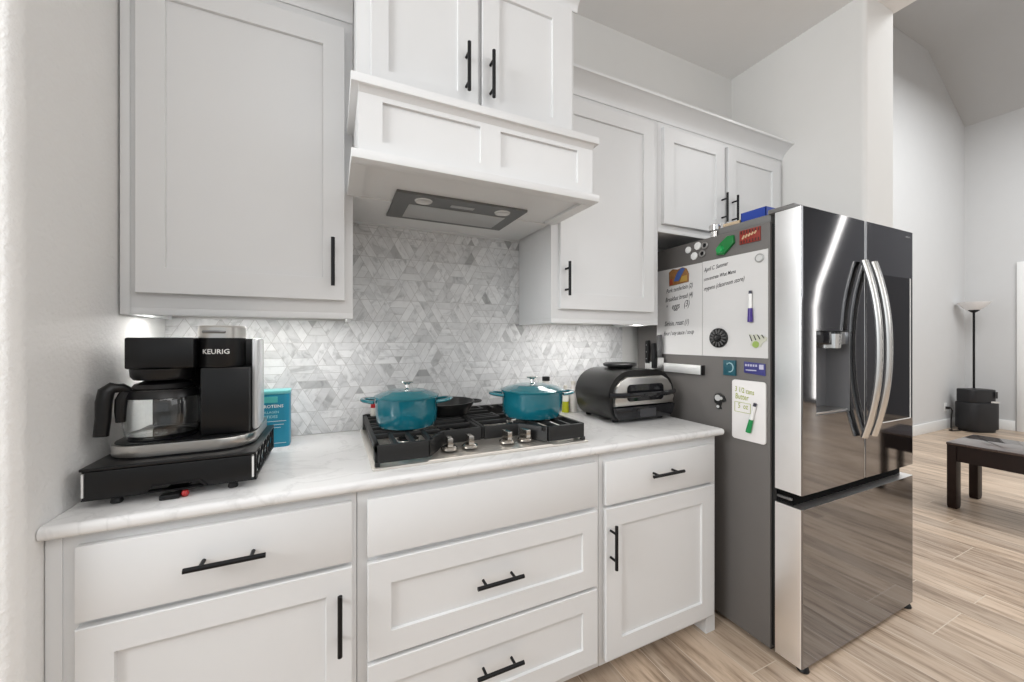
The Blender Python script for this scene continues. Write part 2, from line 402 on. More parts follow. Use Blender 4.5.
do = shaker(.652, 1.000, 2.050, 2.560, HF, HD, (.052, .072), .068).build('door', PAINT, t); pull(do, .956, 2.108, .956, 2.268, HD)
do = shaker(1.014, 1.384, 2.050, 2.560, HF, HD, (.064, .087), .068).build('door', PAINT, t); pull(do, 1.044, 2.108, 1.044, 2.268, HD)
def crown(name, x0, x1, yf, z0, h, proj, label):
    prof = [(yf - .0004, z0), (yf - .004, z0), (yf - .006, z0 + .012)]
    for i in range(9):
        a = i/8; prof.append((yf - .006 - (proj - .014)*(a**1.5), z0 + .012 + (h - .026)*(a**.85)))
    prof += [(yf - proj, z0 + h - .012), (yf - proj, z0 + h), (yf - .0004, z0 + h)]
    return solo(name, MB().prism(prof, 'X', x0, x1), PAINT, label, 'moulding', ((x0 + x1)/2, yf, z0), 'crown mouldings')
crown('crown_moulding', 1.420, 3.0735, UF, 2.390, .083, .070, 'white crown moulding along the tall cabinet and refrigerator cabinet')
crown('crown_moulding', .0008, .610, UF, 2.386, .083, .072, 'white crown moulding over the left single-door cabinet')
crown('crown_moulding', .6115, 1.418, HF, 2.566, .074, .072, 'white crown moulding on the cabinet above the hood')

# ------------------------------------------------------------------ range hood
t = thing('range_hood', 'white panelled wooden range hood with stepped ledges', 'range hood', (1.0, -.33, 1.779))
x0, x1, yf = .6115, 1.4035, -.635
mb = MB()
mb.box(x0, x1, -.006, UF + .002, 1.786, 2.0115)
mb.box(x0, x1, UF + .002, yf + .012, 1.800, 2.0115)
mb.build('body', PAINT, t)
def frame_panel(holes, x0, x1, z0, z1, yf, yb, rec):
    """front board with recessed rectangles"""
    mb = MB(); xs = sorted({x0, x1, *[h[0] for h in holes], *[h[1] for h in holes]}); zs = sorted({z0, z1, *[h[2] for h in holes], *[h[3] for h in holes]})
    inh = lambda a, b, c, d_: any(h[0] <= a and b <= h[1] and h[2] <= c and d_ <= h[3] for h in holes)
    for a, b in zip(xs, xs[1:]):
        for c, d_ in zip(zs, zs[1:]):
            y = yf + rec if inh(a, b, c, d_) else yf
            mb.quad((a, y, c), (b, y, c), (b, y, d_), (a, y, d_))
    for a, b, c, d_ in holes:
        for p, q in (((a, c), (b, c)), ((b, c), (b, d_)), ((b, d_), (a, d_)), ((a, d_), (a, c))):
            mb.quad((p[0], yf, p[1]), (q[0], yf, q[1]), (q[0], yf + rec, q[1]), (p[0], yf + rec, p[1]))
    for p, q in (((x0, z0), (x1, z0)), ((x1, z0), (x1, z1)), ((x1, z1), (x0, z1)), ((x0, z1), (x0, z0))):
        mb.quad((p[0], yf, p[1]), (q[0], yf, q[1]), (q[0], yb, q[1]), (p[0], yb, p[1]))
    bmesh.ops.remove_doubles(mb.bm, verts=mb.bm.verts[:], dist=1e-5); return mb
frame_panel([(.675, .971, 1.844, 1.958), (1.040, 1.340, 1.844, 1.958)], x0, x1, 1.803, 1.987, yf, yf + .014, .009).build('front_panel', PAINT, t)
MB().box(.591, 1.4185, UF - .022, -.657, 1.987, 2.0115, .0012).prism([(yf, 1.987), (yf - .012, 1.987), (yf, 1.972)], 'X', x0, x1).build('ledge', PAINT, t)
mb = MB().box(.592, 1.4185, -.612, -.657, 1.779, 1.8035, .0012)
mb.box(.592, .634, UF - .022, -.612, 1.779, 1.8035).box(1.372, 1.4185, UF - .022, -.612, 1.779, 1.8035)
mb.build('bottom_rail', PAINT, t)
mb = MB().box(.634, 1.372, -.012, -.612, 1.790, 1.800); mb.build('underside_panel', PAINT, t)
MB().box(.6135, 1.412, -.002, -.020, 1.781, 1.832).build('back_strip', PAINT, t)
mb = MB(); iz = 1.7885
holes = [(.805, 1.180, -.345, -.205)]
mb.prism([(.742, -.445), (1.236, -.445), (1.236, -.162), (.742, -.162)], 'Z', iz - .008, iz + .001)
ins = mb.build('vent_insert', mat('hood_insert_steel', (.20, .20, .195), .38, .75), t, label='grey steel vent insert')
f = MB().box(.800, 1.185, -.345, -.190, iz - .0105, iz - .0082, .001).build('filter', mat('hood_filter', (.52, .52, .51), .4, .6), ins)
for x in (.842, 1.150):
    MB().lathe((x, -.395, iz - .011), [(0, .0028), (.020, .0020), (.023, 0.0), (.029, -.0006), (.032, .0028)], 28).build('hood_lamp', mat('hood_lamp_glass', (.62, .62, .61), .25), ins)
MB().box(.945, 1.035, -.400, -.375, iz - .0095, iz - .0082).build('switch_strip', mat('hood_switch', (.45, .45, .45), .3, .4), ins)

# ------------------------------------------------------------------ under-cabinet lights
for x0, x1, lab in ((.024, .585, 'lit white light strip under the left wall cabinet'), (1.46, 2.022, 'lit white light strip under the tall right wall cabinet')):
    t = thing('under_cabinet_light', lab, 'light', ((x0 + x1)/2, -.2, 1.3575), 'under-cabinet lights')
    MB().box(x0, x1, -.165, -.235, 1.3655, 1.3748, .001).build('housing', WHITEPL, t)
    MB().box(x0 + .005, x1 - .005, -.170, -.230, 1.3618, 1.3654).build('diffuser', mat('light_strip', (1.0, .98, .95), emit=14.5, var=0), t)

# ------------------------------------------------------------------ cooktop
t = thing('gas_cooktop', 'stainless gas cooktop with black cast iron grates', 'cooktop', (1.04, -.3, .8922))
cx0, cx1, cyf, cyb = .652, 1.428, -.578, -.022
CTSTEEL = mat('cooktop_steel', (.76, .72, .665), .38, .9)
MB().box(cx0, cx1, cyb, cyf, .8922, .9005, .003).build('tray', CTSTEEL, t)
# raised steel control console between the notched grates
pm = MB(); lo = [(.815, -.5765, .9003), (1.275, -.5765, .9003), (1.205, -.458, .9003), (.885, -.458, .9003)]; hi = [(.822, -.574, .9035), (1.268, -.574, .9035), (1.203, -.459, .921), (.887, -.459, .921)]
A_ = [pm.bm.verts.new(p) for p in lo]; B_ = [pm.bm.verts.new(p) for p in hi]; pm.bridge(A_, B_); pm.bm.faces.new(A_); pm.bm.faces.new(B_)
pm.build('control_panel', CTSTEEL, t, label='sloped steel control panel')
burn = ((.800, -.318), (.800, -.150), (1.285, -.150), (1.285, -.340), (1.04, -.215))
for i, (bx, by) in enumerate(burn):
    k = 1.0 if i != 4 else 1.3
    bo = MB().lathe((bx, by, .9003), [(0, .004), (.050*k, .004), (.052*k, .001), (.040*k, .001), (.040*k, .014), (.036*k, .016), (0, .016)], 28).build('burner', CHROME, t, label='steel burner ring')
    MB().lathe((bx, by, .9163), [(0, .010), (.028*k, .009), (.033*k, .004), (.033*k, 0), (0, 0)], 28).build('burner_cap', IRON, bo, label='black burner cap')
GT, GB = .9645, .911
def grate(x0, x1, notch_side):
    mb = MB(); w = .014
    def bar(ax, ay, bx, by, z0=GB, z1=GT, hw=w/2):
        d = Vector((bx-ax, by-ay, 0)).normalized(); n = Vector((-d.y, d.x, 0))*hw
        p = [(ax+n.x, ay+n.y), (bx+n.x, by+n.y), (bx-n.x, by-n.y), (ax-n.x, ay-n.y)]
        mb.prism(p, 'Z', z0, z1, .0022)
    yb, yf_, yn = -.036, -.562, -.462
    if notch_side == 'R': outer, inner, na, nb = x0 + w/2, x1 - w/2, x0 + .160, x0 + .232
    else: outer, inner, na, nb = x1 - w/2, x0 + w/2, x1 - .160, x1 - .232
    # outside frame
    bar(outer, yb, outer, yf_, GT - .024)
    bar(outer, yb, outer, yb - .04); bar(outer, yf_ + .04, outer, yf_)
    bar(outer, yf_, na, yf_); bar(na, yf_, nb, yn); bar(nb, yn, inner, yn); bar(inner, yn, inner, yb); bar(inner, yb, outer, yb)
    # fingers: rows toward burner centres
    lo, hi = min(outer, inner), max(outer, inner); z0 = GT - .016
    for y in (-.105, -.165, -.235, -.300, -.365):
        bar(lo, y, lo + (hi-lo)*.36, y, z0); bar(hi - (hi-lo)*.36, y, hi, y, z0)
    bar(lo, -.268, hi, -.268, z0)
    mx = (lo + hi)/2
    for x in (mx - .055, mx, mx + .055):
        bar(x, yb, x, -.105, z0); bar(x, -.215, x, -.290, z0)
    for x in ((outer + .055, outer + .11, outer + .165) if notch_side == 'R' else (outer - .055, outer - .11, outer - .165)):
        bar(x, yf_, x, -.405, z0)
    bar(outer, -.42, inner if False else nb, -.42, z0)
    for fx, fy in ((outer, yb), (inner, yb), (outer, yf_), (inner, yn)):
        mb.box(fx - .007, fx + .007, fy - .007, fy + .007, .9004, GB + .002)
    return mb
grate(.661, 1.0385, 'R').build('grate', IRON, t, label='left black grate')
grate(1.0415, 1.419, 'L').build('grate', IRON, t, label='right black grate')
KNOBST = mat('knob_steel', (.50, .47, .43), .26, 1.0)
for kx, ky, a in ((.902, -.520, -.10), (.974, -.520, -.06), (1.114, -.520, .06), (1.187, -.520, .10)):
    kb = MB().lathe((kx, ky, .9150), [(0, 0), (.0280, 0), (.0280, .005), (.0255, .008), (.021, .011), (0, .011)], 28).build('knob', KNOBST, t, label='steel control knob')
    ca, sa = math.cos(a + math.pi/2), math.sin(a + math.pi/2)
    p = [(kx + ca*u - sa*v, ky + sa*u + ca*v) for u, v in ((-.0235, -.0085), (.0235, -.0085), (.0235, .0085), (-.0235, .0085))]
    MB().prism(p, 'Z', .9262, .9560, .003).build('knob_grip', KNOBST, kb)

# ------------------------------------------------------------------ cookware
def dutch_oven(cx, cy, r, label, rot, zk=0.0):
    zb = GT + .0004; h = .108
    t = thing('dutch_oven', label, 'pot', (cx, cy, zb), 'teal dutch ovens on the cooktop')
    MB().lathe((cx, cy, zb), [(0, .001), (r*.80, 0), (r*.88, .004), (r*.955, .022), (r*.985, .060), (r, h - .006), (r*1.02, h - .002), (r*1.01, h), (r*.96, h), (r*.93, .03), (r*.8, .010), (0, .010)], 56).build('pot_body', TEAL, t)
    for s in (-1, 1):
        d = Vector((math.cos(rot), math.sin(rot), 0))*s; n = Vector((-d.y, d.x, 0)); pts = []
        for i in range(15):
            a = math.pi*(i/14); u = -math.cos(a)*.040*(1.0); v = r*.97 + .050*math.sin(a)**.8
            p = Vector((cx, cy, zb + h - .016 + .006*math.sin(a))) + n*u + d*v; pts.append(p)
        MB().tube(pts, .0085, 10, rw=.0065, up=(0, 0, 1)).build('handle', TEAL_LID, t, label='teal side handle')
    z = zb + h + .0004
    lid = MB().lathe((cx, cy, z), [(0, .0262), (r*.30, .0255), (r*.52, .0235), (r*.62, .0215), (r*.65, .0195), (r*.82, .0150), (r*.94, .0085), (r*.99, .0062), (r*1.035, .004), (r*1.035, 0), (r*.95, 0), (0, .018)], 56).build('lid', TEAL_LID, t, label='domed teal lid')
    MB().lathe((cx, cy, z), [(.0, .0255), (.014, .026), (.009, .031), (.0075, .042), (.012, .047), (.0225, .050), (.0245, .053), (.022, .056), (0, .0575)], 28).build('lid_knob', CHROME, lid, label='steel lid knob')
    return t
dutch_oven(.797, -.318, .113, 'teal dutch oven on the left front burner', -.32)
dutch_oven(1.303, -.357, .128, 'teal dutch oven on the right burners', -.30)
t = thing('skillet', 'black cast iron skillet on the back burner between the teal pots', 'pan', (.985, -.158, GT + .0004))
zb = GT + .0004; c = (.985, -.150, zb)
MB().lathe(c, [(0, 0), (.095, 0), (.104, .004), (.128, .050), (.1285, .053), (.124, .053), (.100, .008), (.09, .005), (0, .005)], 48).build('pan_body', mat('seasoned_pan', (.018, .018, .018), .3, .4), t)
pts = []
d = Vector((math.cos(-.12), math.sin(-.12), 0)); n = Vector((-d.y, d.x, 0))
for i in range(13):
    a = math.pi*i/12; pts.append(Vector(c) + Vector((0, 0, .047)) + d*(.124 + .034*math.sin(a)) - n*math.cos(a)*.030)
MB().tube(pts, .0065, 10, rw=.005, up=(0, 0, 1)).build('handle', IRON, t)
MB().lathe((c[0], c[1], zb), [(0, .0055), (.088, .0055), (.0885, .006), (0, .006)], 36).build('cooking_surface', mat('seasoned_iron', (.05, .05, .05), .35, .3), t)

# ------------------------------------------------------------------ small bottles behind the cooktop
def bottle(name, x, y, z, r, h, neck, mb_, mc, label, cap_h=.018, fill=None, cat='bottle'):
    t = thing(name, label, cat, (x, y, z))
    MB().lathe((x, y, z), [(0, 0), (r*.92, 0), (r, .004), (r, h*.62), (r*.9, h*.70), (neck, h*.82), (neck, h - cap_h), (0, h - cap_h)], 24).build('bottle_body', mb_, t)
    MB().lathe((x, y, z + h - cap_h + .0003), [(0, 0), (neck*1.25, 0), (neck*1.25, cap_h*.9), (neck*1.1, cap_h), (0, cap_h)], 20).build('cap', mc, t)
    if fill:
        MB().lathe((x, y, z), [(0, .002), (r*1.015, .002), (r*1.015, h*.42), (0, h*.42)], 24).build('contents', fill, t)
    return t
CZ = .8925
PALE = mat('pale_bottle_glass', (.72, .70, .64), .12)
bottle('oil_bottle', 1.672, -.040, CZ, .019, .145, .008, PALE, mat('pale_cap', (.60, .56, .50), .4), 'small clear oil bottle with yellow-green oil behind right pot', fill=mat('olive_oil', (.42, .44, .02), .2))
bottle('bottle', 1.722, -.040, CZ, .021, .165, .010, mat('milky_bottle', (.74, .70, .67), .25), mat('pale_cap', (.60, .56, .50), .4), 'pale milky bottle at the back left corner of black grill')
bottle('bottle', 1.553, -.040, CZ, .024, .197, .016, PALE, BLACKPL, 'bottle showing its black cap above the right teal pot lid', cap_h=.022)
bottle('spice_jar', .702, -.082, GT + .0004, .014, .050, .0105, PALE, mat('red_cap', (.45, .012, .015), .35), 'small spice jar with red cap behind left teal pot', cap_h=.020, cat='jar')

# ------------------------------------------------------------------ coffee corner
t = thing('pod_drawer', 'black coffee pod drawer stand under the coffee maker', 'drawer stand', (.19, -.40, CZ))
dx0, dx1, dyf, dyb = .022, .362, -.572, -.222
MB().box(dx0, dx1, dyb, dyf, .980, .9875, .0025).build('top_plate', BLACKPL, t)
mb = MB()
for x in (dx0 + .001, dx1 - .006):
    for y in (dyb, dyf + .016):
        mb.box(x, x + .005, y - .005, y, .915, .981)
    mb.box(x, x + .005, dyb, dyf + .012, .912, .918)
    n = 3; L = (dyf + .016) - dyb
    for i in range(n):
        ya, yb_ = dyb + L*i/n, dyb + L*(i + 1)/n
        mb.tube([(x + .0025, ya, .916), (x + .0025, (ya + yb_)/2, .980), (x + .0025, yb_, .916)], .0024, 6)
        mb.tube([(x + .0025, ya, .980), (x + .0025, (ya + yb_)/2, .916), (x + .0025, yb_, .980)], .0024, 6)
mb.box(dx0, dx1, dyb, dyb - .006, .910, .9135).box(dx0, dx1, dyf + .010, dyf + .030, .910, .9135).box(dx0 + .15, dx0 + .19, dyb, dyf + .012, .910, .9135)
mb.build('side_frame', BLACKMET, t)
mb = MB().prism([(dx0 + .010, .979), (dx1 - .010, .979), (dx1 - .010, .915), (dx0 + .235, .915), (dx0 + .222, .930), (dx0 + .130, .930), (dx0 + .117, .915), (dx0 + .010, .915)], 'Y', dyf - .001, dyf + .009, .0015)
dfront = mb.build('drawer', BLACKPL, t)
MB().box(dx0 + .012, dx1 - .012, dyf + .014, dyb - .006, .934, .972, .002).build('pod_tray', mat('pale_pods', (.55, .54, .52), .5), dfront, label='pale tray inside the stand')
MB().prism([(dx0 + .112, .915), (dx0 + .128, .932), (dx0 + .224, .932), (dx0 + .240, .915), (dx0 + .234, .915), (dx0 + .221, .929), (dx0 + .131, .929), (dx0 + .118, .915)], 'Y', dyf - .004, dyf + .002).build('finger_pull', BLACKPL, dfront)
for xa in (dx0 + .0045, dx1 - .0085):
    MB().box(xa, xa + .004, dyf, dyf + .006, .921, .975).build('edge_strip', mat('pale_strip', (.75, .75, .74), .3), t, label='pale strip at drawer end')
for fx in (dx0 + .055, dx1 - .055):
    for fy in (dyf + .03, dyb - .02):
        MB().lathe((fx, fy, CZ), [(0, 0), (.010, 0), (.012, .003), (.010, .012), (.014, .018), (0, .018)], 16).build('foot', BLACKPL, t)
t2 = thing('bottle_clip', 'small black clip with a red tip under pod drawer front', 'clip', (.20, -.563, CZ))
MB().box(.165, .205, -.548, -.578, CZ, CZ + .012, .003).build('clip_body', BLACKPL, t2)
MB().lathe((.213, -.566, CZ + .0005), [(0, 0), (.006, .001), (.0085, .007), (.006, .014), (0, .0155)], 18).build('red_tip', mat('red_plastic', (.42, .015, .015), .3), t2)

KZ = .9880
t = thing('coffee_maker', 'black and steel coffee maker with glass carafe and KEURIG lettering', 'coffee maker', (.18, -.36, KZ))
# base: steel band and black deck, rounded at front
def stadium(x0, x1, yf, yb, r, n=8):
    p = []
    for cx, cy, a0 in ((x1 - r, yf + r, 270), (x1 - r*.4, yb - r*.4, 0), (x0 + r*.4, yb - r*.4, 90), (x0 + r, yf + r, 180)):
        rr = r if a0 in (270, 180) else r*.4
        for i in range(n + 1):
            a = math.radians(a0 + 90*i/n); p.append((cx + rr*math.cos(a), cy + rr*math.sin(a)))
    return p
bx0, bx1, byf, byb = .036, .346, -.530, -.235
MB().prism(stadium(bx0 + .003, bx1 - .003, byf + .003, byb - .002, .075), 'Z', KZ, KZ + .004).build('foot_ring', BLACKPL, t)
bs = MB().prism(stadium(bx0, bx1, byf, byb, .078), 'Z', KZ + .0042, KZ + .0325, .002).build('base', STEEL, t, label='brushed steel base band')
MB().prism(stadium(bx0 + .006, bx1 - .006, byf + .006, byb - .006, .072), 'Z', KZ + .0327, KZ + .0355, .0012).build('deck', BLACKPL, bs)
KD = KZ + .0357
wx, wy = .131, -.435
MB().lathe((wx, wy, KD), [(0, 0), (.072, 0), (.074, .003), (.070, .005), (0, .005)], 36).build('hot_plate', BLACKGL, t)
# tower: black column at right, with pale reservoir at its right side and behind
MB().box(.222, .334, -.262, -.488, KD, 1.2075, .006).build('column', BLACKPL, t)
MB().box(.3345, .3505, -.345, -.462, KD, 1.288, .008).build('water_tank', mat('pale_tank', (.66, .67, .68), .22, .3), t, label='pale grey water tank')
MB().box(.060, .330, -.237, -.300, KD, 1.2072, .006).build('back_panel', BLACKPL, t)
MB().box(.070, .2105, -.240, -.492, 1.2080, 1.2890, .005).build('brew_head', BLACKPL, t)
hx, hy, hr = .2620, -.436, .0535
kh = MB().lathe((hx, hy, 1.2080), [(0, 0), (hr, 0), (hr + .001, .002), (hr + .001, .080), (0, .080)], 48).build('pod_head', BLACKPL, t, label='round black pod head')
MB().box(.2110, .334, -.240, -.431, 1.2080, 1.2860, .004).build('head_back', BLACKPL, kh)
lid = MB().lathe((hx, hy, 1.2882), [(0, 0), (hr + .002, 0), (hr + .002, .029), (hr - .002, .034), (0, .035)], 48).build('pod_lid', STEEL, t, label='steel lid of the pod head')
MB().box(hx - .034, hx + .018, hy - hr - .008, hy - hr + .012, 1.3005, 1.3085, .003).build('lid_lever', STEEL_DK, lid)
text_front([('KEURIG', .2265, 1.2445, .061, 0.0)], 0, 'lettering', mat('silver_letters', (.80, .80, .79), .35), kh, yfun=lambda x: hy - math.sqrt(max(1e-6, (hr + .0018)**2 - (x - hx)**2)))['label'] = 'silver letters KEURIG'
# filter basket
MB().lathe((wx, wy, 1.178), [(0, 0), (.060, 0), (.066, .008), (.068, .0292), (0, .0292)], 40).build('filter_basket', BLACKPL, t)
z = KD + .0053
cf = thing('coffee_carafe', 'glass coffee carafe with black handle under the brew head', 'carafe', (wx, wy, z))
MB().lathe((wx, wy, z), [(0, 0), (.068, 0), (.076, .006), (.0805, .030), (.0805, .085), (.074, .112), (.066, .124), (.0635, .124), (.0715, .111), (.078, .085), (.078, .030), (.0735, .008), (.066, .003), (0, .003)], 48).build('glass_jug', GLASS, cf)
MB().lathe((wx, wy, z + .1165), [(.0665, .006), (.0690, .006), (.0745, -.002), (.0785, -.014), (.0765, -.014), (.0705, .0)], 40).build('collar', BLACKPL, cf)
MB().lathe((wx, wy, z + .1245), [(0, 0), (.062, 0), (.0655, .003), (.058, .013), (.030, .0235), (0, .0235)], 40).build('lid', BLACKPL, cf)
hd = Vector((-.86, -.51, 0)).normalized()
P = lambda r_, zz: (wx + hd.x*r_, wy + hd.y*r_, z + zz)
pts = [P(.066, .122), P(.082, .132), P(.098, .134), P(.109, .124), P(.113, .100), P(.114, .060), P(.118, .016)]
MB().tube(pts, [.009, .012, .0145, .0165, .016, .015, .0145], 12, up=(hd.y, -hd.x, 0)).build('handle', BLACKPL, cf, label='black carafe handle')
MB().tube([P(.074, .120), P(.082, .100), P(.0835, .075), P(.083, .045)], [.012, .013, .012, .010], 10, up=(hd.y, -hd.x, 0)).build('handle_bracket', BLACKPL, cf)

t = thing('protein_box', 'teal box lettered PROTEINS beside the coffee maker', 'box', (.345, -.12, CZ))
rx = []
for cx, cy, a0 in ((.402 - .018, -.158 + .018, 270), (.402 - .018, -.075 - .018, 0), (.292 + .018, -.075 - .018, 90), (.292 + .018, -.158 + .018, 180)):
    for i in range(6):
        a = math.radians(a0 + 18*i); rx.append((cx + .018*math.cos(a), cy + .018*math.sin(a)))
BOXT = mat('teal_carton', (.012, .235, .36), .4, var=.06)
MB().prism(rx, 'Z', CZ, 1.085).build('carton', BOXT, t)
MB().prism([(x*1.0 + (x - .347)*.012, y + (y + .1165)*.012) for x, y in rx], 'Z', 1.0852, 1.0965, .002).build('lid', mat('mint_lid', (.16, .50, .50), .35), t, label='mint green lid')
MB().box(.300, .365, -.1592, -.1582, 1.055, 1.0765).build('band', mat('mint_band', (.09, .47, .45), .4), t, label='mint green band')
WTXT = mat('white_print', (.82, .82, .80), .5)
text_front([('AL PROTEINS', .293, 1.0365, .090, 0)], -.1588, 'lettering', WTXT, t)
text_front([('COLLAGEN', .309, 1.0165, .060, 0), ('PEPTIDES', .309, .9995, .056, 0)], -.1587, 'lettering', mat('pale_print', (.35, .62, .66), .5), t)
for zz, xa, xb in ((.9865, .315, .392), (.974, .352, .385), (.9635, .352, .375), (.907, .330, .392)): MB().box(xa, xb, -.1588, -.1580, zz, zz + .0014).build('printed_line', WTXT, t)

# ------------------------------------------------------------------ indoor grill
t = thing('indoor_grill', 'black indoor grill with steel front lid beside the refrigerator', 'grill', (1.895, -.24, CZ))
gx0, gx1, gyb, gyf = 1.690, 2.100, -.105, -.372
def arch(x0, x1, z0, z1, zs, n=12, k=.66):
    """dome-shaped outline: straight sides to zs, then a rounded shoulder"""
    p = [(x0 + .045, z0), (x0 + .024, z0 + .018), (x0 + .010, z0 + .042), (x0 + .002, z0 + .075), (x0, zs)]
    w = (x1 - x0)/2
    for i in range(1, n + 1):
        a = (math.pi/2)*i/n; p.append((x0 + w*k*(1 - math.cos(a)), zs + (z1 - zs)*math.sin(a)))
    q = [(x0 + x1 - x, z) for x, z in reversed(p)]
    return p + q
MB().prism(arch(gx0, gx1, CZ + .014, 1.136, 1.015), 'Y', gyb, gyf, .010).build('body', mat('grill_black', (.006, .0058, .0055), .28, .2, coat=.15), t)
for fx in (gx0 + .065, gx1 - .065):
    for fy in (gyb - .03, gyf + .03):
        MB().lathe((fx, fy, CZ), [(0, 0), (.013, 0), (.015, .004), (.015, .016), (0, .016)], 16).build('foot', BLACKPL, t)
# steel lid face: a rounded trapezoid that bulges forward
fa = [(gx0 + .030, 1.002), (gx0 + .026, 1.030), (gx0 + .036, 1.062), (gx0 + .060, 1.090), (gx0 + .095, 1.108), (gx1 - .095, 1.108), (gx1 - .060, 1.090), (gx1 - .036, 1.062), (gx1 - .026, 1.030), (gx1 - .030, 1.002), (gx1 - .022, .972), (gx0 + .022, .972)]
lf = MB().prism(fa, 'Y', gyf + .002, gyf - .020, .008).build('lid_face', STEEL, t, label='brushed steel lid face')
def rrect(x0, x1, z0, z1, r, n=6):
    p = []
    for cx, cz, a0 in ((x1 - r, z0 + r, 270), (x1 - r, z1 - r, 0), (x0 + r, z1 - r, 90), (x0 + r, z0 + r, 180)):
        for i in range(n + 1):
            a = math.radians(a0 + 90*i/n); p.append((cx + r*math.cos(a), cz + r*math.sin(a)))
    return p
MB().prism(rrect(gx0 + .092, gx1 - .092, .993, 1.072, .020), 'Y', gyf - .0198, gyf - .0225).build('handle_recess', BLACKGL, lf)
pts = []
for i in range(13):
    u = -1 + i/6; pts.append((1.895 + u*.203, gyf - .050 + .045*abs(u)**3, 1.026))
MB().tube(pts, .010, 10, rw=.012, up=(0, 0, 1)).build('lid_handle', BLACKGL, t, label='black curved lid handle')
MB().prism([(gx0 + .052, CZ + .016), (gx1 - .052, CZ + .016), (gx1 - .030, CZ + .036), (gx1 - .018, .968), (gx0 + .018, .968), (gx0 + .030, CZ + .036)], 'Y', gyf + .002, gyf - .026, .006).build('control_panel', BLACKGL, t)
MB().prism(rrect(1.855, 1.955, .917, .957, .004), 'Y', gyf - .0262, gyf - .0272).build('display', mat('dark_display', (.05, .05, .055), .25), t)
MB().lathe((1.890, -.215, 1.1362), [(0, 0), (.060, 0), (.062, .006), (.080, .010), (.084, .014), (.084, .022), (.076, .026), (0, .0275)], 36).build('vent_cap', BLACKPL, t)

# ------------------------------------------------------------------ refrigerator
FX0, FX1 = 2.165, 3.070; FXM = 2.630
t = thing('refrigerator', 'black stainless french door refrigerator with bottom freezer', 'refrigerator', (2.615, -.45, 0))
MB().box(FX0, FX1 - .004, -.050, -.803, .020, 1.766, .004).build('case', FR_SIDE, t, label='dark grey painted side')
MB().box(FX0 + .01, FX1 - .02, -.560, -.800, 1.7662, 1.800, .006).build('hinge_cover', mat('hinge_grey', (.16, .155, .15), .5), t)
MB().box(FX0 + .010, FX1 - .012, -.8032, -.823, .035, 1.755).build('gasket', BLACKPL, t)
YB, YR = -.8232, -.921
def door_panel(x0, x1, z0, z1, bow, holes=(), nx=16, r=.006, depth=.085, twist=0.0):
    mb = MB(); bm = mb.bm
    xs = [x0, x0 + r*.12, x0 + r*.4, x0 + r, x0 + r + .004, x1 - r - .004, x1 - r*.4, x1 - r*.12] + [x0 + r + (x1 - x0 - 2*r)*i/nx for i in range(1, nx)] + [x1 - r, x1]
    zs = [z0 + (z1 - z0)*i/8 for i in range(9)]
    for h in holes: xs += [h[0], h[1]]; zs += [h[2], h[3]]
    xs = sorted(set(round(q, 5) for q in xs)); zs = sorted(set(round(q, 5) for q in zs))
    w = (x1 - x0)/2; xm = (x0 + x1)/2
    def Y(x):
        y = YR - bow*(1 - ((x - xm)/w)**2)
        e = min(x - x0, x1 - x)
        if e < r: y += r*(1 - math.sqrt(max(0, 1 - ((r - e)/r)**2)))
        return y
    V = {(i, j): bm.verts.new((x, Y(x), z)) for i, x in enumerate(xs) for j, z in enumerate(zs)}
    hole = lambda a, b, c, d_: any(h[0] - 1e-4 <= a and b <= h[1] + 1e-4 and h[2] - 1e-4 <= c and d_ <= h[3] + 1e-4 for h in holes)
    for i in range(len(xs) - 1):
        for j in range(len(zs) - 1):
            if not hole(xs[i], xs[i+1], zs[j], zs[j+1]): bm.faces.new((V[i, j], V[i+1, j], V[i+1, j+1], V[i, j+1]))
    n, m_ = len(xs) - 1, len(zs) - 1
    loop = [V[i, 0] for i in range(n + 1)] + [V[n, j] for j in range(1, m_ + 1)] + [V[i, m_] for i in range(n - 1, -1, -1)] + [V[0, j] for j in range(m_ - 1, 0, -1)]
    back = [bm.verts.new((v.co.x, YB, v.co.z)) for v in loop]; mb.bridge(loop, back); bm.faces.new(back)
    for h in holes:
        i0, i1 = xs.index(round(h[0], 5)), xs.index(round(h[1], 5)); j0, j1 = zs.index(round(h[2], 5)), zs.index(round(h[3], 5))
        lp = [V[i, j0] for i in range(i0, i1 + 1)] + [V[i1, j] for j in range(j0 + 1, j1 + 1)] + [V[i, j1] for i in range(i1 - 1, i0 - 1, -1)] + [V[i0, j] for j in range(j1 - 1, j0, -1)]
        bk = [bm.verts.new((v.co.x, YR + depth, v.co.z)) for v in lp]; mb.bridge(lp, bk); bm.faces.new(bk)
    return mb
def with_sides(o, x0, x1):
    """satin steel returns on the door's two edges"""
    o.data.materials.append(FR_EDGE)
    for p in o.data.polygons:
        if abs(p.normal.x) > .9 or p.normal.z < -.9 or p.normal.z > .9: p.material_index = 1
    return o
DZ0, DZ1 = .686, 1.793
H = (2.256, 2.500, .985, 1.318)
dl = with_sides(door_panel(FX0 - .002, FXM - .002, DZ0, DZ1, .0015, [H]).build('left_door', BSTEEL, t, 28), 0, 0)
drr = with_sides(door_panel(FXM + .002, FX1 + .002, DZ0, DZ1, .0015).build('right_door', BSTEEL, t, 28), 0, 0)
fz = with_sides(door_panel(FX0 - .002, FX1 + .002, .0245, .632, .002).build('freezer_drawer', BSTEEL, t, 28), 0, 0)
MB().box(FX0 + .02, FX1 - .02, -.824, -.880, .6322, .6858).build('grip_channel', mat('matte_black', (.004, .004, .004), .9, spec=.1), t)
MB().box(FX0 - .006, FX0 + .17, -.795, -.897, 1.7935, 1.812, .005).build('hinge_cap', mat('hinge_grey', (.16, .155, .15), .5), t)
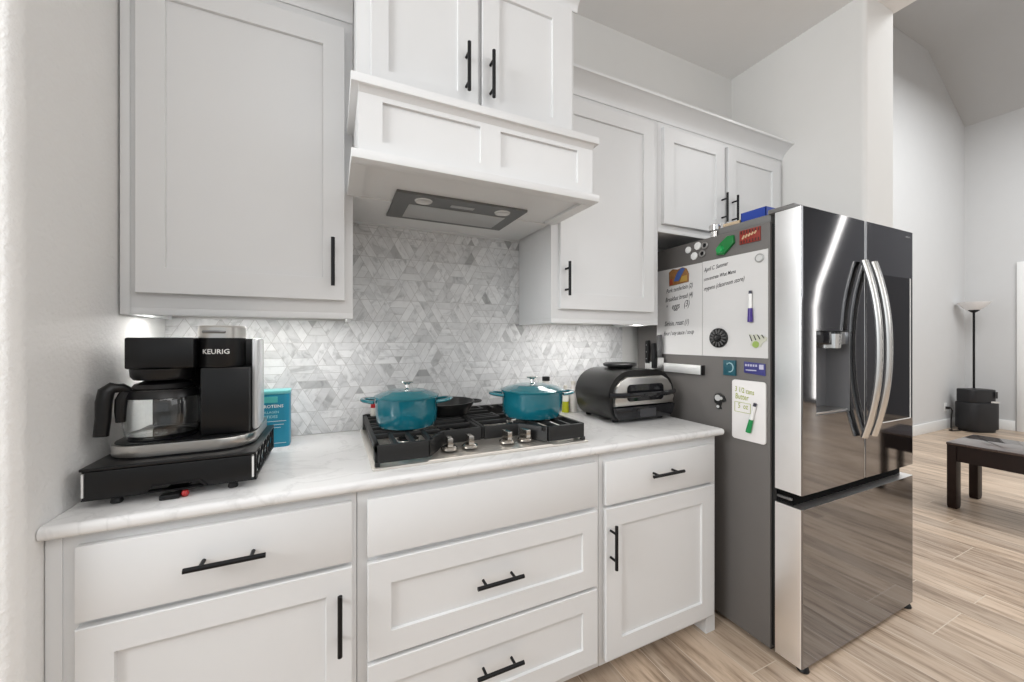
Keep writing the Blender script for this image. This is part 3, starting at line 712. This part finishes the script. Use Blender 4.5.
# dispenser
mb = MB(); a, b_, c_, e_ = H; y0, y1 = YR - .001, YR + .084
mb.quad((a+.001, y1, c_), (b_-.001, y1, c_), (b_-.001, y1, e_), (a+.001, y1, e_)); mb.quad((a+.001, y0, c_), (a+.001, y1, c_), (a+.001, y1, e_), (a+.001, y0, e_))
mb.quad((b_-.001, y0, c_), (b_-.001, y1, c_), (b_-.001, y1, e_), (b_-.001, y0, e_)); mb.quad((a, y0, e_-.001), (b_, y0, e_-.001), (b_, y1, e_-.001), (a, y1, e_-.001)); mb.quad((a, y0, c_+.001), (b_, y0, c_+.001), (b_, y1, c_+.001), (a, y1, c_+.001))
bm_ = mb
dis = mb.build('dispenser', mat('dispenser_grey', (.30, .30, .31), .3, .7), dl, label='grey water dispenser recess')
MB().box(a + .002, b_ - .002, YR + .002, YR + .083, 1.262, 1.316, .002).build('control_head', BLACKGL, dis)
MB().cyl((2.405, YR + .040, 1.306), (2.405, YR + .040, 1.248), .052, .050, 28).build('nozzle', CHROME, dis)
MB().box(a + .004, b_ - .004, YR + .004, YR + .080, .9865, .9955, .002).build('drip_tray', STEEL, dis)
# screen on the right door
sx0, sx1, sz0, sz1 = 2.745, 3.018, .915, 1.570
scr = MB().prism(rrect(sx0, sx1, sz0, sz1, .006, 3), 'Y', YR - .0065, YR + .004).build('screen', mat('screen_glass', (.010, .010, .012), .04), drr, label='black touch screen')
mb = MB().prism([(sx0, sz0 - .004), (sx1 + .008, sz0 - .004), (sx1 + .008, sz1), (sx1, sz1), (sx1, sz0), (sx0, sz0)], 'Y', YR - .0075, YR + .002)
mb.build('screen_trim', WHITEPL, scr)
for hx_, par in ((2.588, dl), (2.668, drr)):
    pts = []
    for i in range(25):
        u = -1 + i/12; pts.append((hx_, YR - .0135 - .050*(1 - abs(u)**2.2), 1.243 + u*.374))
    mb = MB().tube(pts, .020, 14, rw=.011, up=(0, 1, 0))
    mb.build('door_handle', mat('handle_steel', (.74, .73, .71), .24, 1.0), par, label='curved steel door handle')
text_front([('SAMSUNG', 2.988, 1.763, .045, 0)], YR - .0028, 'lettering', mat('grey_logo', (.35, .35, .36), .4), drr)
for fx in (FX0 + .035, FX1 - .030):
    MB().lathe((fx, -.905, 0), [(0, 0), (.020, 0), (.022, .005), (.018, .016), (.012, .024), (0, .024)], 18).build('foot', BLACKPL, t)
    MB().lathe((fx, -.120, 0), [(0, 0), (.022, 0), (.024, .006), (.018, .0205), (0, .0205)], 18).build('foot', BLACKPL, t)
MB().box(FX0 + .012, FX1 - .012, -.760, -.800, .012, .030).build('base_grille', BLACKPL, t)
MB().box(FX0 + .008, FX0 + .019, -.824, -.878, .650, .660, .002).build('hinge', STEEL_DK, t)

# ------------------------------------------------------------------ things on the refrigerator side (plane x = 2.165, facing -X)
SX = FX0 - .0005
def onside(name, poly, th, m, label, cat, group='magnets on the refrigerator side', bev=.001):
    ys = [p[0] for p in poly]; zs = [p[1] for p in poly]
    return solo(name, MB().prism(poly, 'X', SX, SX - th, bev), m, label, cat, (SX, sum(ys)/len(ys), sum(zs)/len(zs)), group)
def rect(y0, y1, z0, z1, r=.0):
    return rrect(min(y0, y1), max(y0, y1), z0, z1, r, 4) if r else [(y0, z0), (y1, z0), (y1, z1), (y0, z1)]
def circ(y, z, r, n=24, ph=0):
    return [(y + r*math.cos(2*math.pi*i/n + ph), z + r*math.sin(2*math.pi*i/n + ph)) for i in range(n)]
def under(t_): ORIG[t_.name] = tuple(t_.location); return t_
# big two-sheet whiteboard
b1 = thing('whiteboard', 'white magnetic list sheet on fridge side, left one near the cabinet', 'whiteboard', (SX, -.35, 1.21), 'white magnetic sheets')
MB().prism(rect(-.200, -.4865, 1.205, 1.654), 'X', SX, SX - .002).build('sheet', WBOARD, b1)
text_side([('Pork tenderloin (2)', -.268, 1.527, .165, .25, .10), ('Breakfast bread (4)', -.262, 1.481, .172, .25, .09), ('"', -.268, 1.436, .008, .25, .08), ('eggs', -.305, 1.440, .050, .25, .08), ('(3)', -.382, 1.448, .032, .25, .08),
           ('Sirloin, roast (1)', -.256, 1.353, .155, .25, .05), ('flour / soy sauce / soup', -.250, 1.303, .190, .25, .05)], SX - .0026, 'handwriting', INK, b1)
b2 = thing('whiteboard', 'white magnetic note sheet on fridge side, right one by the door', 'whiteboard', (SX, -.64, 1.21), 'white magnetic sheets')
MB().prism(rect(-.4885, -.7960, 1.205, 1.656), 'X', SX, SX - .002).build('sheet', WBOARD, b2)
text_side([('April C. Summer', -.497, 1.606, .125, .3, .10), ('concentrate What Mama', -.497, 1.562, .160, .3, .10), ('mypens (classroom store)', -.497, 1.515, .200, .3, .12)], SX - .0026, 'handwriting', INK, b2)
WX_ = SX - .0024
def onboard(name, parts, label, cat, loc, group=None):
    t_ = thing(name, label, cat, loc, group)
    for nm, mb_, m_, lb in parts: mb_.build(nm, m_, t_, label=lb)
    return t_
def marker(y, z0, z1, col, label, x, tilt=0.0):
    """cap down, white barrel up, narrow tip end"""
    L = z1 - z0; m_ = mat(col[0], col[1], .35)
    P_ = lambda s: (x - .0105, y + tilt*s, z0 + L*s)
    t_ = thing('marker', label, 'marker', P_(0))
    MB().cyl(P_(0), P_(.10), .0105, .0105, 16).cyl(P_(.10), P_(.44), .0105, .0085, 16).build('cap', m_, t_)
    MB().cyl(P_(.4401), P_(.90), .0075, .0070, 16).build('barrel', WHITEPL, t_)
    MB().cyl(P_(.9001), P_(1.0), .0065, .0062, 14).build('end_plug', mat('dark_plug', (.03, .03, .05), .4), t_)
marker(-.729, 1.357, 1.490, ('purple_cap', (.045, .018, .20)), 'purple capped dry erase marker on the big white sheet', WX_)
# small whiteboard
b3 = thing('whiteboard', 'small rounded white memo board with green notes, below the sheets', 'whiteboard', (SX, -.717, .85))
MB().prism(rect(-.643, -.790, .848, 1.106, .012), 'X', SX, SX - .008, .0015).build('board', mat('memo_board', (.78, .76, .75), .3), b3)
text_side([('3 1/2 cans', -.658, 1.056, .085, .1, -.10), ('Butter', -.660, 1.024, .060, .1, -.05), ('5  oz', -.672, .984, .045, .1, -.03)], SX - .0086, 'handwriting', INK_GREEN, b3)
mb = MB()
for y0, z0, y1, z1 in ((-.657, 1.010, -.727, 1.008), (-.657, .968, -.727, .966), (-.657, .968, -.657, 1.010), (-.727, .966, -.727, 1.008)):
    mb.tube([(SX - .0084, y0, z0), (SX - .0084, y1, z1)], .0011, 6)
mb.build('drawn_box', INK_GREEN, b3)
marker(-.724, .889, 1.016, ('green_cap', (.010, .24, .07)), 'green capped dry erase marker on the small memo board', SX - .0082, tilt=-.030)
# black round magnet
t_ = thing('magnet', 'round black ribbed magnet at the foot of the white sheets', 'magnet', (WX_, -.577, 1.29), 'magnets on the refrigerator side')
mb = MB()
for i in range(14):
    a = 2*math.pi*i/14; mb.box(0, 0, 0, 0, 0, 0) if False else mb.tube([(WX_ - .012, -.577 + .020*math.cos(a), 1.290 + .020*math.sin(a)), (WX_ - .010, -.577 + .040*math.cos(a), 1.290 + .040*math.sin(a))], .0035, 6)
MB().prism(circ(-.577, 1.29, .045, 30), 'X', WX_, WX_ - .010, .002).build('disc', BLACKPL, t_)
mb.build('ribs', mat('grey_rib', (.10, .10, .10), .4), t_)
MB().prism(circ(-.577, 1.29, .014, 20), 'X', WX_ - .0101, WX_ - .016, .002).build('hub', BLACKPL, t_)
# hand drawn green/white magnet
t_ = thing('magnet', 'green and white cut-out magnet at lower right of white sheet', 'magnet', (WX_, -.755, 1.28), 'magnets on the refrigerator side')
MB().prism([(-.718, 1.307), (-.728, 1.282), (-.725, 1.258), (-.745, 1.246), (-.768, 1.252), (-.775, 1.268), (-.792, 1.280), (-.794, 1.290), (-.770, 1.302), (-.760, 1.297), (-.750, 1.306), (-.735, 1.300)], 'X', WX_, WX_ - .003).build('plate', mat('cream_print', (.55, .55, .46), .5), t_)
MB().prism(circ(-.748, 1.262, .014, 14), 'X', WX_ - .0031, WX_ - .005).build('green_patch', mat('lime_print', (.30, .42, .10), .5), t_)
mb = MB()
for k in range(4): mb.tube([(WX_ - .004, -.722 - .017*k, 1.302), (WX_ - .004, -.732 - .017*k, 1.276 + .004*k)], .002, 6)
mb.build('black_outline', INK, t_)
# ring/disc magnets
onside('magnet', circ(-.407, 1.731, .0165), .006, WHITEPL, 'white round magnet, leftmost of the five small ones on top', 'magnet')
onside('magnet', circ(-.462, 1.739, .0195, 8, .4), .006, WHITEPL, 'white eight-sided magnet, upper of two on the fridge side', 'magnet')
onside('magnet', circ(-.442, 1.694, .0195, 8, .4), .006, WHITEPL, 'white eight-sided magnet, lower of two on the fridge side', 'magnet')
def ring_magnet(y, z, label):
    t_ = thing('magnet', label, 'magnet', (SX, y, z), 'magnets on the refrigerator side'); mb = MB()
    pts = [(SX - .004, y + .0135*math.cos(a), z + .0135*math.sin(a)) for a in [2*math.pi*i/18 for i in range(18)]]
    mb2 = MB(); rings = []
    for i, p in enumerate(pts):
        a = 2*math.pi*i/18; u = Vector((0, math.cos(a), math.sin(a)))
        rings.append(mb2.ring(p, u, Vector((1, 0, 0)), .0042, 8, .0038))
    for i in range(18): mb2.bridge(rings[i], rings[(i + 1) % 18])
    mb2.build('ring', mat('grey_ring', (.30, .29, .28), .35, .5), t_)
    MB().prism(circ(y, z, .011, 18), 'X', SX, SX - .002).build('core', BLACKPL, t_)
ring_magnet(-.501, 1.733, 'grey ring magnet with black core, upper one')
ring_magnet(-.487, 1.697, 'grey ring magnet with black core, lower one')
t_ = thing('magnet_clip', 'green magnetic clip above the white sheet', 'clip', (SX, -.61, 1.69), 'magnets on the refrigerator side')
GREEN = mat('green_plastic', (.006, .17, .035), .3)
MB().prism([(-.570, 1.672), (-.606, 1.668), (-.655, 1.712), (-.652, 1.745), (-.622, 1.748), (-.590, 1.722), (-.572, 1.705)], 'X', SX, SX - .016, .004).build('clip_body', GREEN, t_)
MB().cyl((SX - .0162, -.592, 1.692), (SX - .026, -.592, 1.692), .018, .015, 20).build('clip_knob', mat('green_plastic_light', (.012, .28, .07), .3), t_)
t_ = thing('magnet', 'red souvenir magnet with pale lettering, at the top by the door', 'magnet', (SX, -.72, 1.70), 'magnets on the refrigerator side')
MB().prism(rect(-.676, -.766, 1.697, 1.756), 'X', SX, SX - .005, .001).build('plate', mat('red_print', (.25, .022, .012), .45, var=.3, vscale=60), t_)
mb = MB()
for k in range(7): mb.box(SX - .006, SX - .005, -.682 - .0125*k, -.687 - .0125*k, 1.700, 1.712); mb.box(SX - .006, SX - .005, -.682 - .0125*k, -.687 - .0125*k, 1.740, 1.753)
mb.build('dark_stripes', mat('dark_red_print', (.05, .012, .01), .5), t_)
mb = MB()
for k in range(5): mb.tube([(SX - .0058, -.690 - .013*k, 1.718 + .003*k), (SX - .0058, -.698 - .013*k, 1.733 + .002*k)], .0035, 6)
mb.build('pale_letters', mat('cream_letters', (.62, .45, .28), .5), t_)
t_ = thing('magnet', 'small round grey disc magnet at upper right corner of white sheet', 'magnet', (WX_, -.763, 1.623), 'magnets on the refrigerator side')
MB().prism(circ(-.763, 1.623, .0185, 22), 'X', WX_, WX_ - .005, .001).build('disc', mat('grey_disc', (.38, .38, .37), .35, .5), t_)
MB().prism(circ(-.763, 1.623, .013, 18), 'X', WX_ - .0051, WX_ - .0062).build('face', mat('pale_disc', (.58, .58, .57), .4), t_)
t_ = thing('magnet', 'brown and blue scenic magnet at upper left of white sheet', 'magnet', (WX_, -.35, 1.60), 'magnets on the refrigerator side')
MB().prism([(-.290, 1.563), (-.410, 1.572), (-.412, 1.612), (-.398, 1.640), (-.375, 1.650), (-.345, 1.642), (-.312, 1.650), (-.288, 1.636)], 'X', WX_, WX_ - .005, .001).build('plate', mat('brown_print', (.26, .12, .035), .5, var=.5, vscale=70), t_)
MB().prism([(-.294, 1.568), (-.316, 1.568), (-.312, 1.600), (-.296, 1.598)], 'X', WX_ - .0052, WX_ - .0075, .001).build('red_patch', mat('rust_print', (.30, .05, .02), .5), t_)
MB().prism([(-.360, 1.575), (-.404, 1.578), (-.404, 1.606), (-.372, 1.604)], 'X', WX_ - .0052, WX_ - .0072, .001).build('ochre_patch', mat('ochre_print', (.42, .26, .05), .5), t_)
MB().prism([(-.322, 1.585), (-.352, 1.583), (-.392, 1.640), (-.372, 1.648), (-.345, 1.628)], 'X', WX_ - .0052, WX_ - .008, .001).build('blue_patch', mat('blue_print', (.05, .10, .30), .4), t_)
t_ = thing('magnet', 'teal book-shaped magnet below the white sheets', 'magnet', (SX, -.632, 1.155), 'magnets on the refrigerator side')
MB().prism(rect(-.602, -.660, 1.122, 1.190), 'X', SX, SX - .010, .001).build('plate', mat('dark_teal_print', (.012, .085, .115), .4), t_)
pts = [(SX - .0108, -.634 + .017*math.cos(a), 1.158 + .020*math.sin(a)) for a in [math.radians(40 + 24*i) for i in range(11)]]
MB().tube(pts, .0025, 6).build('pale_swirl', mat('pale_teal_print', (.30, .48, .52), .4), t_)
t_ = thing('magnet', 'blue rectangular magnet with pale lettering beside teal magnet', 'magnet', (SX, -.742, 1.16), 'magnets on the refrigerator side')
MB().prism([(-.696, 1.140), (-.786, 1.132), (-.786, 1.182), (-.696, 1.188)], 'X', SX, SX - .005, .001).build('plate', mat('indigo_print', (.045, .045, .20), .4), t_)
mb = MB()
for k in range(5): mb.box(SX - .006, SX - .005, -.702 - .011*k, -.709 - .011*k, 1.168, 1.177)
mb.box(SX - .006, SX - .005, -.762, -.780, 1.158, 1.178).box(SX - .006, SX - .005, -.705, -.750, 1.150, 1.154)
mb.build('pale_print', mat('lilac_print', (.50, .50, .62), .5), t_)
t_ = thing('magnet', 'silver and black cut-out magnet, alone below the knife bar', 'magnet', (SX, -.58, 1.0), 'magnets on the refrigerator side')
MB().prism([(-.553, 1.010), (-.560, 1.030), (-.580, 1.036), (-.602, 1.026), (-.612, 1.005), (-.600, .996), (-.590, 1.0), (-.584, .975), (-.590, .964), (-.578, .960), (-.566, .966), (-.570, .984), (-.556, .990)], 'X', SX, SX - .008, .001).build('plate', mat('black_enamel', (.015, .015, .015), .3), t_)
mb = MB().prism(circ(-.575, 1.014, .014, 14), 'X', SX - .0082, SX - .012).prism(circ(-.592, 1.014, .007, 10), 'X', SX - .0082, SX - .0115).prism(circ(-.576, .974, .007, 10), 'X', SX - .0082, SX - .0115)
mb.build('silver_face', mat('pale_silver', (.70, .70, .69), .35, .4), t_)
# knife bar and knives
t_ = thing('knife_bar', 'brushed steel magnetic knife bar on the refrigerator side', 'knife rack', (SX, -.32, 1.112))
MB().box(SX, SX - .020, -.130, -.492, 1.113, 1.157, .0015).build('bar', mat('bright_brushed_steel', (.80, .80, .79), .35, .6), t_)
MB().box(SX, SX - .021, -.4922, -.500, 1.112, 1.158, .001).build('end_cap', BLACKPL, t_)
KX = SX - .0206
def knife(y, zt, zg, zb, w, hm, label, rivets=True):
    k_ = thing('knife', label, 'knife', (KX, y, zb), 'knives on the magnetic bar')
    MB().prism([(y - w*.5, zg), (y + w*.5, zg), (y + w*.5, zb + .05), (y + w*.15, zb), (y - w*.5, zb + .01)], 'X', KX, KX - .0022).build('blade', CHROME, k_, label='steel blade')
    ha = MB().prism([(y - .011, zg + .0004), (y + .011, zg + .0004), (y + .0095, zg + (zt - zg)*.5), (y + .013, zt - .01), (y + .006, zt), (y - .010, zt), (y - .013, zg + (zt - zg)*.6)], 'X', KX + .004, KX - .014, .003).build('handle', hm, k_, label='knife handle')
    if rivets:
        mb = MB()
        for f in (.2, .5, .8): mb.cyl((KX - .0142, y, zg + (zt - zg)*f), (KX - .0150, y, zg + (zt - zg)*f), .0028, n=10)
        mb.build('rivets', CHROME, ha)
knife(-.156, 1.277, 1.150, .985, .030, BLACKPL, 'black riveted knife standing nearest the wall cabinet')
knife(-.203, 1.262, 1.125, 1.02, .026, BLACKPL, 'black handled knife, middle one on the steel bar', False)
knife(-.242, 1.308, 1.185, 1.04, .052, mat('grey_steel_handle', (.16, .16, .16), .32, .7), 'steel handled wide knife, nearest the white sheets', False)
MB_ = None
# things on top of the refrigerator
t_ = thing('blue_box', 'open shallow blue box on top of the refrigerator', 'box', (2.24, -.71, 1.8003))
BLUE = mat('blue_card', (.012, .045, .30), .4)
MB().box(2.20, 2.30, -.655, -.765, 1.8003, 1.803).box(2.20, 2.2025, -.655, -.765, 1.8003, 1.845).box(2.2975, 2.30, -.655, -.765, 1.8003, 1.845).box(2.20, 2.30, -.655, -.6575, 1.8003, 1.845).box(2.20, 2.30, -.7625, -.765, 1.8003, 1.845).build('tray', BLUE, t_)
t_ = thing('steel_cup', 'small shiny steel cup on the refrigerator top edge', 'cup', (2.198, -.537, 1.7664))
MB().lathe((2.198, -.530, 1.7664), [(0, 0), (.019, 0), (.021, .003), (.020, .028), (.026, .034), (.027, .058), (.024, .061), (0, .061)], 28).build('cup_body', CHROME, t_)
MB().box(2.175, 2.185, -.560, -.640, 1.8003, 1.8003) if False else None
t_ = solo('wooden_stick', MB().tube([(2.200, -.574, 1.8105), (2.206, -.650, 1.8105)], .0098, 10), mat('pale_wood', (.55, .42, .28), .5, var=.15), 'pale wooden stick lying beside steel cup on the refrigerator', 'stick', (2.20, -.61, 1.8005))

# ------------------------------------------------------------------ living room
t = thing('coffee_table', 'dark walnut coffee table with a glossy top, in the living room', 'table', (5.05, -1.1, 0))
TY0, TY1 = -.520, -1.75
MB().box(4.788, 5.315, TY0, TY1, .484, .502, .003).build('tabletop', mat('glossy_walnut', (.045, .022, .016), .07, coat=1.0, var=.3, vscale=10), t)
MB().box(4.806, 4.838, TY0 - .010, TY1 + .010, .362, .484).box(5.262, 5.294, TY0 - .010, TY1 + .010, .362, .484).box(4.838, 5.262, TY0 - .010, TY0 - .036, .362, .484).box(4.838, 5.262, TY1 + .010, TY1 + .036, .362, .484).build('apron', WOOD_DK, t)
for lx in (4.796, 5.212):
    for ly in (TY0 - .002, TY1 + .050):
        p = [(lx + .014, 0), (lx + .076, 0), (lx + .090, .022), (lx + .090, .484), (lx, .484), (lx, .022)]
        MB().prism(p, 'Y', ly, ly - .048, .002).build('leg', WOOD_DK, t)
lx, ly = 8.85, .41
t = thing('floor_lamp', 'black torchiere floor lamp with white bowl shade in the corner', 'lamp', (lx, ly, 0))
MB().lathe((lx, ly, 0), [(0, 0), (.115, 0), (.118, .010), (.10, .022), (.02, .032), (0, .032)], 32).build('base', BLACKMET, t)
MB().cyl((lx, ly, .032), (lx, ly, 1.680), .0125, n=14).build('pole', BLACKMET, t)
MB().lathe((lx, ly, 1.660), [(.012, 0), (.022, .004), (.055, .030), (.055, .038), (.012, .020)], 28).build('shade_holder', BLACKMET, t)
MB().lathe((lx, ly, 1.690), [(.02, 0), (.055, .010), (.105, .045), (.160, .110), (.165, .118), (.161, .118), (.10, .050), (.05, .016), (.02, .006)], 36).build('lamp_shade', mat('frosted_shade', (.90, .90, .91), .4), t)
ax, ay = 8.70, .345; dv = Vector((.422, .9066)); lv = Vector((.9066, -.422))
def rot_prism(hw, hd, r, z0, z1, off=(0, 0), bev=.006):
    p = []
    for sx, sy, a0 in ((1, -1, 270), (1, 1, 0), (-1, 1, 90), (-1, -1, 180)):
        for i in range(7):
            a = math.radians(a0 + 15*i); u = sx*(hw - r) + r*math.cos(a) + off[0]; v = sy*(hd - r) + r*math.sin(a) + off[1]
            q = lv*u + dv*v; p.append((ax + q.x, ay + q.y))
    return MB().prism(p, 'Z', z0, z1, bev)
t = thing('floor_appliance', 'black rounded two-tier appliance on the floor before the lamp', 'appliance', (ax, ay, 0))
MAT_DK = mat('charcoal_fabric', (.008, .008, .010), .5)
rot_prism(.185, .120, .10, 0, .035).build('plinth', BLACKPL, t)
rot_prism(.212, .138, .11, .0352, .405, bev=.015).build('lower_body', MAT_DK, t)
rot_prism(.178, .112, .06, .4052, .585, (-.012, .0), .010).build('upper_body', MAT_DK, t)
rot_prism(.060, .004, .003, .405, .430, (.115, -.1165), .0005).build('silver_strip', CHROME, t)
rot_prism(.022, .004, .003, .47, .56, (.125, -.1165), .0005).build('control_strip', BLACKGL, t)
t = thing('wall_outlet', 'white wall outlet low on the living room wall', 'outlet', (8.50, YL - .0005, .30))
MB().box(8.465, 8.540, YL - .0005, YL - .007, .250, .370, .002).build('plate', WHITEPL, t)
pts = [(8.50, YL - .012, .300), (8.50, YL - .055, .306), (8.515, YL - .065, .270), (8.515, YL - .055, .14), (8.50, YL - .06, .02), (8.46, YL - .08, .009), (8.38, YL - .075, .009), (8.36, YL - .11, .009), (8.42, YL - .14, .009), (8.50, YL - .15, .009)]
t = thing('power_cord', 'dark power cord hanging from the outlet to the floor', 'cord', (8.50, YL - .07, 0))
MB().tube(pts, .008, 8).build('cable', BLACKPL, t)
MB().box(8.480, 8.520, YL - .0075, YL - .045, .285, .320, .004).build('plug', BLACKPL, t)
